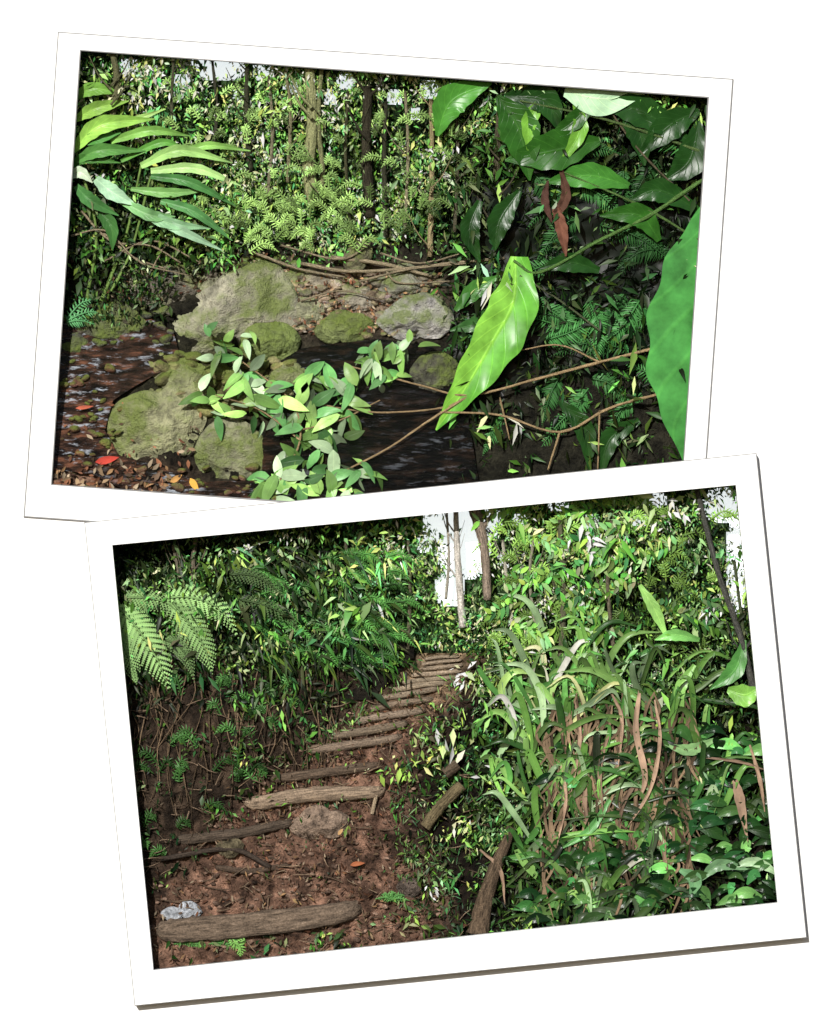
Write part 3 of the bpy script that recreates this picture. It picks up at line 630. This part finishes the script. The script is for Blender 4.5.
steps=[((158,930),(250,922),(360,908),12,(.17,.125,.09)),((172,840),(235,834),(292,824),5.5,(.10,.075,.055)),((247,804),(310,798),(385,791),7.5,(.27,.2,.14)),((270,779),(320,773),(380,766),5,(.14,.10,.07)),
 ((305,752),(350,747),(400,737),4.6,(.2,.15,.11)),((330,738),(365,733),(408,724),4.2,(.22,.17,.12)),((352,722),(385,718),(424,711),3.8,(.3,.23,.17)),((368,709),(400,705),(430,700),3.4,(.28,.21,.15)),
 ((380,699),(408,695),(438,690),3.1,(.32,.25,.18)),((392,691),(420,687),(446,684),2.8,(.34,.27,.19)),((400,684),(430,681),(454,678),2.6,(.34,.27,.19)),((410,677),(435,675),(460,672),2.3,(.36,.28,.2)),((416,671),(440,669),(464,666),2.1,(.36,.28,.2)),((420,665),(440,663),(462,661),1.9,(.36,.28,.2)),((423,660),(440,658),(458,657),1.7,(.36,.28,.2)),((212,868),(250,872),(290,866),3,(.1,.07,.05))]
for a,b,c,r,col in steps:
    B=Batch(clip2); d=lambda p:float(dep2(p[0],p[1]))-r*.4; j=lambda:random.uniform(-.35,.35)*r
    tl=random.uniform(-4,6) if r<8 else 0
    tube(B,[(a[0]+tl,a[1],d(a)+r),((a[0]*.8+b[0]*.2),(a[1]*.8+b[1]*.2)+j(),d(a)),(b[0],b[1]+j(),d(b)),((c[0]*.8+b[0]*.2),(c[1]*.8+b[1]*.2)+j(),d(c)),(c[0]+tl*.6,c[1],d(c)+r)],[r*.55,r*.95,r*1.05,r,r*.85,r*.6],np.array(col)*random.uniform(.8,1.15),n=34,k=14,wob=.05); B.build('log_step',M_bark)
for pts,r,col in [([(425,828,14),(440,808,14),(462,786,16)],6,(.14,.11,.06)),([(478,935,8),(488,890,8),(512,828,12)],[11,8,5],(.10,.07,.045)),([(445,775,18),(458,765,18)],6,(.10,.075,.05)),([(372,815,18),(378,788,18)],2,(.35,.27,.18)),([(160,860,12),(230,850,12),(270,868,12)],2.5,(.06,.045,.035))]:
    B=Batch(clip2); tube(B,pts,r,col,n=20,k=10,wob=.06); B.build('fallen_log',M_bark)
for pl,d,rd,c in [([(288,828),(300,816),(330,812),(350,818),(348,830),(320,836)],18,12,(.24,.175,.13)),([(396,888),(402,880),(416,880),(422,890),(414,898),(400,896)],13,8,(.14,.11,.09)),([(160,914),(178,909),(200,909),(202,913),(182,917)],9,3,(.33,.35,.38)),([(214,848),(226,842),(244,846),(238,855),(220,855)],14,6,(.12,.10,.06))]:
    B=Batch(clip2); boulder(B,pl,d,rd,c,seed=int(pl[0][0])); build_tri(B,'stone',M_soil)
B=Batch(clip2)
for i in range(700):
    y=random.uniform(700,960)**1.0; l,r=pathedges(y); x=random.uniform(l-20,r+20); s=random.uniform(.8,3.4)*(.4+.6*(y-650)/300)
    rock(B,x,y,float(gd(x,y))-1,s*1.3,s*.8,s,random.uniform(-40,40),np.array((.17,.11,.08))*random.uniform(.3,1.9),seed=i,cuts=5)
build_tri(B,'path_pebbles',M_soil)
B=Batch(clip2)
def litter2(n,box,size,g=1.,onpath=False):
    x=rng.uniform(box[0],box[2],n); y=rng.uniform(box[1],box[3],n)
    if onpath: l,r=pathedges(y); x=l+(r-l)*rng.random(n)
    L=rng.uniform(*size,n)*(.45+.55*np.clip((y-650)/250,0,1))
    leaves(B,np.stack([x,y,gd(x,y)-4-rng.random(n)*2],1),L,L*.3,rng.uniform(0,360,n),rng.normal(0,20,n),rng.normal(0,35,n),DRY[rng.integers(0,6,n)]*g*rng.uniform(.2,1.1,n)[:,None],sag=0)
litter2(1300,(0,690,0,960),(2,8),.65,True); litter2(600,(120,700,420,960),(2,7),.22); litter2(200,(420,760,770,930),(4,10),.2)
P=np.array([[350,866,10],[338,836,14],[292,900,10]],float); leaves(B,P,[16,10,10],[5,4,4],[20,60,-20],0,10,np.array([(.38,.13,.06),(.42,.26,.12),(.5,.33,.16)]),seg=5)
B.build('leaf_litter',M_dry)
B=Batch(clip2)
for i in range(300):
    y=random.uniform(700,950); x=random.uniform(130,480); a=random.uniform(0,6.3); l=random.uniform(8,28); d=float(gd(x,y))-4
    tube(B,[(x,y,d),(x+math.cos(a)*l*.5,y+math.sin(a)*l*.3+random.uniform(-2,2),d-2),(x+math.cos(a)*l,y+math.sin(a)*l*.6,d)],[.7,.3],np.array((.34,.24,.16))*random.uniform(.2,1.2),n=5,k=4)
for i in range(90):
    x=random.uniform(130,340); y=random.uniform(650,760); l=random.uniform(25,90); y2=y+l
    tube(B,[(x,y,float(gd(x,y))-3),(x+random.uniform(-8,8),y+l*.5,float(gd(x,y+l*.5))-4),(x+random.uniform(-16,16),y2,float(gd(x,y2))-3)],[.8,.4],np.array((.26,.18,.11))*random.uniform(.2,1.1),n=8,k=4)
B.build('twigs_and_roots',M_bark)
B=Batch(clip2)
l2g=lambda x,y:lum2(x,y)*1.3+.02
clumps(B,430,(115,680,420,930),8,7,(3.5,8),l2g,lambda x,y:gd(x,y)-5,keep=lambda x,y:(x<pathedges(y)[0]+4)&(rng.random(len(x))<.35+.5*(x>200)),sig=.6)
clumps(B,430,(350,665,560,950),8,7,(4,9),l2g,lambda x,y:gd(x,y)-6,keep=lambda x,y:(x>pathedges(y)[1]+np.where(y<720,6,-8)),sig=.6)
clumps(B,80,(150,850,500,960),7,6,(4,9),lambda x,y:x*0+.28,lambda x,y:gd(x,y)-7,keep=lambda x,y:(y>932)|(x>390)|(x<180),sig=.5)
clumps(B,110,(230,690,440,880),5,5,(2.5,6),lambda x,y:x*0+.3,lambda x,y:gd(x,y)-6,keep=lambda x,y:rng.random(len(x))<.6,sig=.5)
for x,y in [(225,945),(190,945),(392,900)]:
    for a in (-2.8,-2.2,-1.5,-.8,-.2):
        frond(B,[(x,y,8),(x+math.cos(a)*8,y+math.sin(a)*6,6),(x+math.cos(a)*18,y+math.sin(a)*10+3,6)],5,9,(.10,.27,.07),dep=7)
for i in range(55):
    x=random.uniform(120,320); y=random.uniform(680,900); 
    if x>pathedges(y)[0]-5: continue
    a=random.uniform(-2.9,-.2); l=random.uniform(14,36); g0=float(gd(x,y))-3
    frond(B,[(x,y,g0),(x+math.cos(a)*l*.5,y+math.sin(a)*l*.5-2,max(3,g0-4)),(x+math.cos(a)*l,y+math.sin(a)*l*.5+7,max(3,g0-4))],8,13,np.array((.07,.19,.045))*random.uniform(.1,1.2),dep=12,ratio=.2)
n=1500; x=rng.uniform(300,560,n); y=rng.uniform(680,940,n); l_,r_=pathedges(y); k=(x>r_-8)|((x<l_+12)&(x>l_-60)); x=x[k]; y=y[k]; n=len(x); L=rng.uniform(4,16,n)
leaves(B,np.stack([x,y,gd(x,y)-5],1),L,np.full(n,1.2),rng.normal(90,35,n),rng.normal(0,20,n),0,vegcol(n,lum2(x,y)*1.3,.5),seg=3,prof='strap',sag=.2)
B.build('undergrowth_herbs',M_fol)
B=Batch(clip2)
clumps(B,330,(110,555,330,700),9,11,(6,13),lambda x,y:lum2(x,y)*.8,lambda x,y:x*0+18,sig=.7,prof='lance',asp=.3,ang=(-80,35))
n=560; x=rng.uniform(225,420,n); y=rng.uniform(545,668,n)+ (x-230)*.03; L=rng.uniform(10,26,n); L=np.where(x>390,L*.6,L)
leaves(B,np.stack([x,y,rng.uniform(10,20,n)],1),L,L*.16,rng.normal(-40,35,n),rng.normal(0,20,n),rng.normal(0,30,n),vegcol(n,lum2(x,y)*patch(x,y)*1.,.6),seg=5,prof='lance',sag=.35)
for i in range(60):
    x0=random.uniform(240,400);y0=random.uniform(555,660); frond(B,[(x0,y0,16),(x0+14,y0-2,12),(x0+30,y0+11,12)],7,16,np.array((.11,.33,.07))*random.uniform(.15,1.3),dep=14,ratio=.18)
B.build('bank_shrub_foliage',M_fol)
B=Batch(clip2)
FC=np.array((.33,.56,.20))
for pts,pl,g in [(((118,607),(138,630),(158,662),(170,692)),23,1.),(((116,630),(124,648),(132,668),(136,684)),13,.7),(((172,602),(190,625),(205,650),(212,674)),18,.75),(((165,598),(195,598),(222,612),(238,638)),17,1.),
    (((125,598),(145,598),(168,604),(186,622)),13,.7),(((165,640),(178,646),(188,660),(194,682)),10,.4),(((240,600),(262,605),(285,615),(300,632)),10,.22),(((230,575),(250,575),(270,585),(285,600)),10,.22)]:
    fern_frond(B,pts,pl,19,FC*g,dep=8)
B.build('tree_fern',M_fol)
B=Batch(clip2)
for pts in [((190,938),(200,942),(206,950)),((200,930),(192,938),(182,940)),((232,942),(240,948),(240,958)),((245,940),(236,944),(228,940))]: frond(B,[(*p,5) for p in pts],8,10,(.2,.42,.1),dep=6)
B.build('fern',M_fol)
B=Batch(clip2)
for i in range(430):
    cx,cy=random.choice([(540,720),(585,700),(560,790),(525,770),(600,800),(640,760),(690,740),(545,850),(600,870),(660,830),(530,690),(650,700),(700,800),(575,760),(625,860),(600,680),(640,890),(580,900)])
    x=random.gauss(cx,18); y=random.gauss(cy,16)+16; a=-1.57+random.gauss(0,.8); l=random.uniform(30,95)*(1 if y<840 else .7); d=random.uniform(5,17) if y<800 else random.uniform(4,10)
    sx=math.cos(a)*l; sy=math.sin(a)*l*.9; drop=abs(random.gauss(0,14)); cv=random.gauss(0,.12)*l
    if x+sx*1.15<472 : continue
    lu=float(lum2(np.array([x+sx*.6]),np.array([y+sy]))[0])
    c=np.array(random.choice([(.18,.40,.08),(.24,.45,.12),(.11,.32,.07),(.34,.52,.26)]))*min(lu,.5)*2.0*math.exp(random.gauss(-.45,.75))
    w=random.uniform(1.5,4.2)
    blade(B,[(x,y,d+3),(x+sx*.4+cv,y+sy*.5,d),(x+sx*.8+cv,y+sy*.9,max(3,d-3)),(x+sx*1.15,y+sy+drop,d)],[w*.5,w,w*.8,.2],np.clip(c,.002,.48),n=14,m=2,fold=.4,twist=random.uniform(-.8,.8))
B.build('strap_leaf_plant',M_strap)
B=Batch(clip2)
for pts,w in [([(640,690,6),(636,730,3),(645,775,3),(640,800,4)],3.),([(610,730,6),(600,770,4),(604,820,4)],2.2),([(655,700,6),(660,740,3),(650,790,3),(622,835,4)],1.8),([(590,760,6),(585,800,4),(592,850,4)],2.2),([(735,780,4),(740,800,3),(748,842,4)],5),
   ([(750,745,4),(760,780,3),(765,812,4)],2.),([(700,757,6),(740,762,3),(765,770,4)],1.5),([(640,780,6),(625,800,4),(618,830,4)],2.2),([(668,800,6),(664,850,4),(670,880,4)],2.2),([(480,850,6),(500,870,5),(505,905,5)],2.),([(575,700,8),(580,740,5),(570,800,5)],1.8),([(560,760,6),(566,800,4),(556,850,4)],1.6),([(610,690,6),(622,720,4),(618,770,4)],1.8)]:
    blade(B,pts,[w*.5]+[w]*(len(pts)-2)+[.4],np.array((.38,.26,.18))*random.uniform(.4,1.1),n=24,m=4,ripple=1.5,fold=.7)
for i in range(230):
    x=random.uniform(540,690); y=random.uniform(690,870); l=random.uniform(25,70)
    blade(B,[(x,y,8),(x+random.uniform(-8,8),y+l*.5,5),(x+random.uniform(-18,18),y+l,6)],[.6,1.4,.3],np.array((.26,.18,.11))*random.uniform(.12,1.),n=12,m=2)
B.build('dead_strap_leaves',M_dry)
B=Batch(clip2)
for i in range(330):
    x=random.uniform(540,785); y=random.uniform(740,925)-(x-560)*.06; a=random.uniform(-3.6,.5); l=random.uniform(16,38); d=random.uniform(5,13) if y<820 else random.uniform(4,9)
    if x<640 and y<850 and random.random()<.5: continue
    c=np.array(random.choice([(.04,.15,.035),(.07,.21,.05),(.14,.33,.09),(.025,.10,.03)]))*math.exp(random.gauss(-1.15,.85))
    blade(B,[(x,y,d),(x+math.cos(a)*l*.5,y+math.sin(a)*l*.4,d-2),(x+math.cos(a)*l,y+math.sin(a)*l*.6+8,d)],[1,l*.17,.4],c,n=12,m=4,fold=.3)
for p,h,c in [([(728,690,8),(745,695,5),(758,688,6)],[3,12,1],(.2,.44,.08)),([(715,740,8),(690,750,5),(665,745,6)],[2,6,.5],(.22,.40,.16)),([(700,640,8),(675,635,5),(655,640,6)],[2,6,.5],(.16,.40,.1)),([(745,640,8),(735,670,5),(710,690,6)],[2,9,.5],(.07,.22,.05)),
   ([(640,585,8),(655,610,5),(668,640,6)],[2,6,.5],(.24,.46,.12)),([(700,880,4),(720,865,3),(750,870,4)],[2,6,.5],(.14,.27,.13)),([(780,875,4),(755,862,3),(730,868,4)],[2,5,.5],(.28,.42,.24)),([(695,665,8),(680,690,5),(684,712,6)],[2,6,.5],(.2,.40,.1)),
   ([(680,870,4),(695,880,3),(690,900,4)],[2,7,.5],(.12,.26,.12)),([(610,800,5),(590,830,3),(560,850,4)],[2,4,.5],(.1,.28,.08))]:
    blade(B,p,h,c,fold=.3,ripple=.4)
B.build('broad_leaf_plant',M_big)
B=Batch(clip2)
for i in range(30):
    x=random.uniform(510,740); y=random.uniform(500,640); s=random.choice((-1,1)); n=9
    t=np.linspace(0,1,n); px=x+s*t*34; py=y+8*t+6*t*t
    for sd in (1,-1):
        leaves(B,np.stack([px,py,np.full(n,10.)+rng.normal(0,1,n)],1),rng.uniform(8,15,n),rng.uniform(3.5,5.5,n),(0 if s>0 else 180)+sd*s*rng.uniform(35,75,n),rng.normal(-8,20,n),rng.normal(0,25,n),vegcol(n,np.full(n,float(lum2(np.array([x]),np.array([y]))[0])*1.1),.3),seg=4,sag=.2)
B.build('overhanging_branch_foliage',M_fol)
B=Batch(clip2)
clumps(B,1100,(480,660,790,935),9,9,(5,12),lambda x,y:lum2(x,y)*.75,lambda x,y:np.minimum(17,gd(x,y)-5),keep=lambda x,y:y<948-(x-480)*.09,sig=.8,prof='lance',asp=.33)
B.build('shrub_foliage',M_fol)

# ================================================================= light & camera
v=Vector((.30,1,-.48)).normalized()
sd=bpy.data.lights.new('sun','SUN'); sd.energy=5.0; sd.angle=math.radians(.5); sd.color=(1,.975,.93)
so=bpy.data.objects.new('sun',sd); so.rotation_euler=v.to_track_quat('-Z','Y').to_euler(); so.location=(-10,-30,15); sc.collection.objects.link(so)
w=bpy.data.worlds.new('World'); sc.world=w; w.use_nodes=True; nt=w.node_tree; bg=nt.nodes['Background']
sk=nt.nodes.new('ShaderNodeTexSky'); sk.sky_type='NISHITA'; sk.sun_disc=False; sk.sun_elevation=math.asin(-v.z); sk.sun_rotation=math.atan2(-v.x,-v.y)
nt.links.new(sk.outputs[0],bg.inputs[0]); bg.inputs[1].default_value=.065
cd=bpy.data.cameras.new('camera'); cam=bpy.data.objects.new('camera',cd); sc.collection.objects.link(cam); cam.location=(0,-50,0); cam.rotation_euler=(math.pi/2,0,0)
cd.sensor_fit='VERTICAL'; cd.sensor_height=36; cd.lens=36*50/10.24; cd.clip_end=500; sc.camera=cam
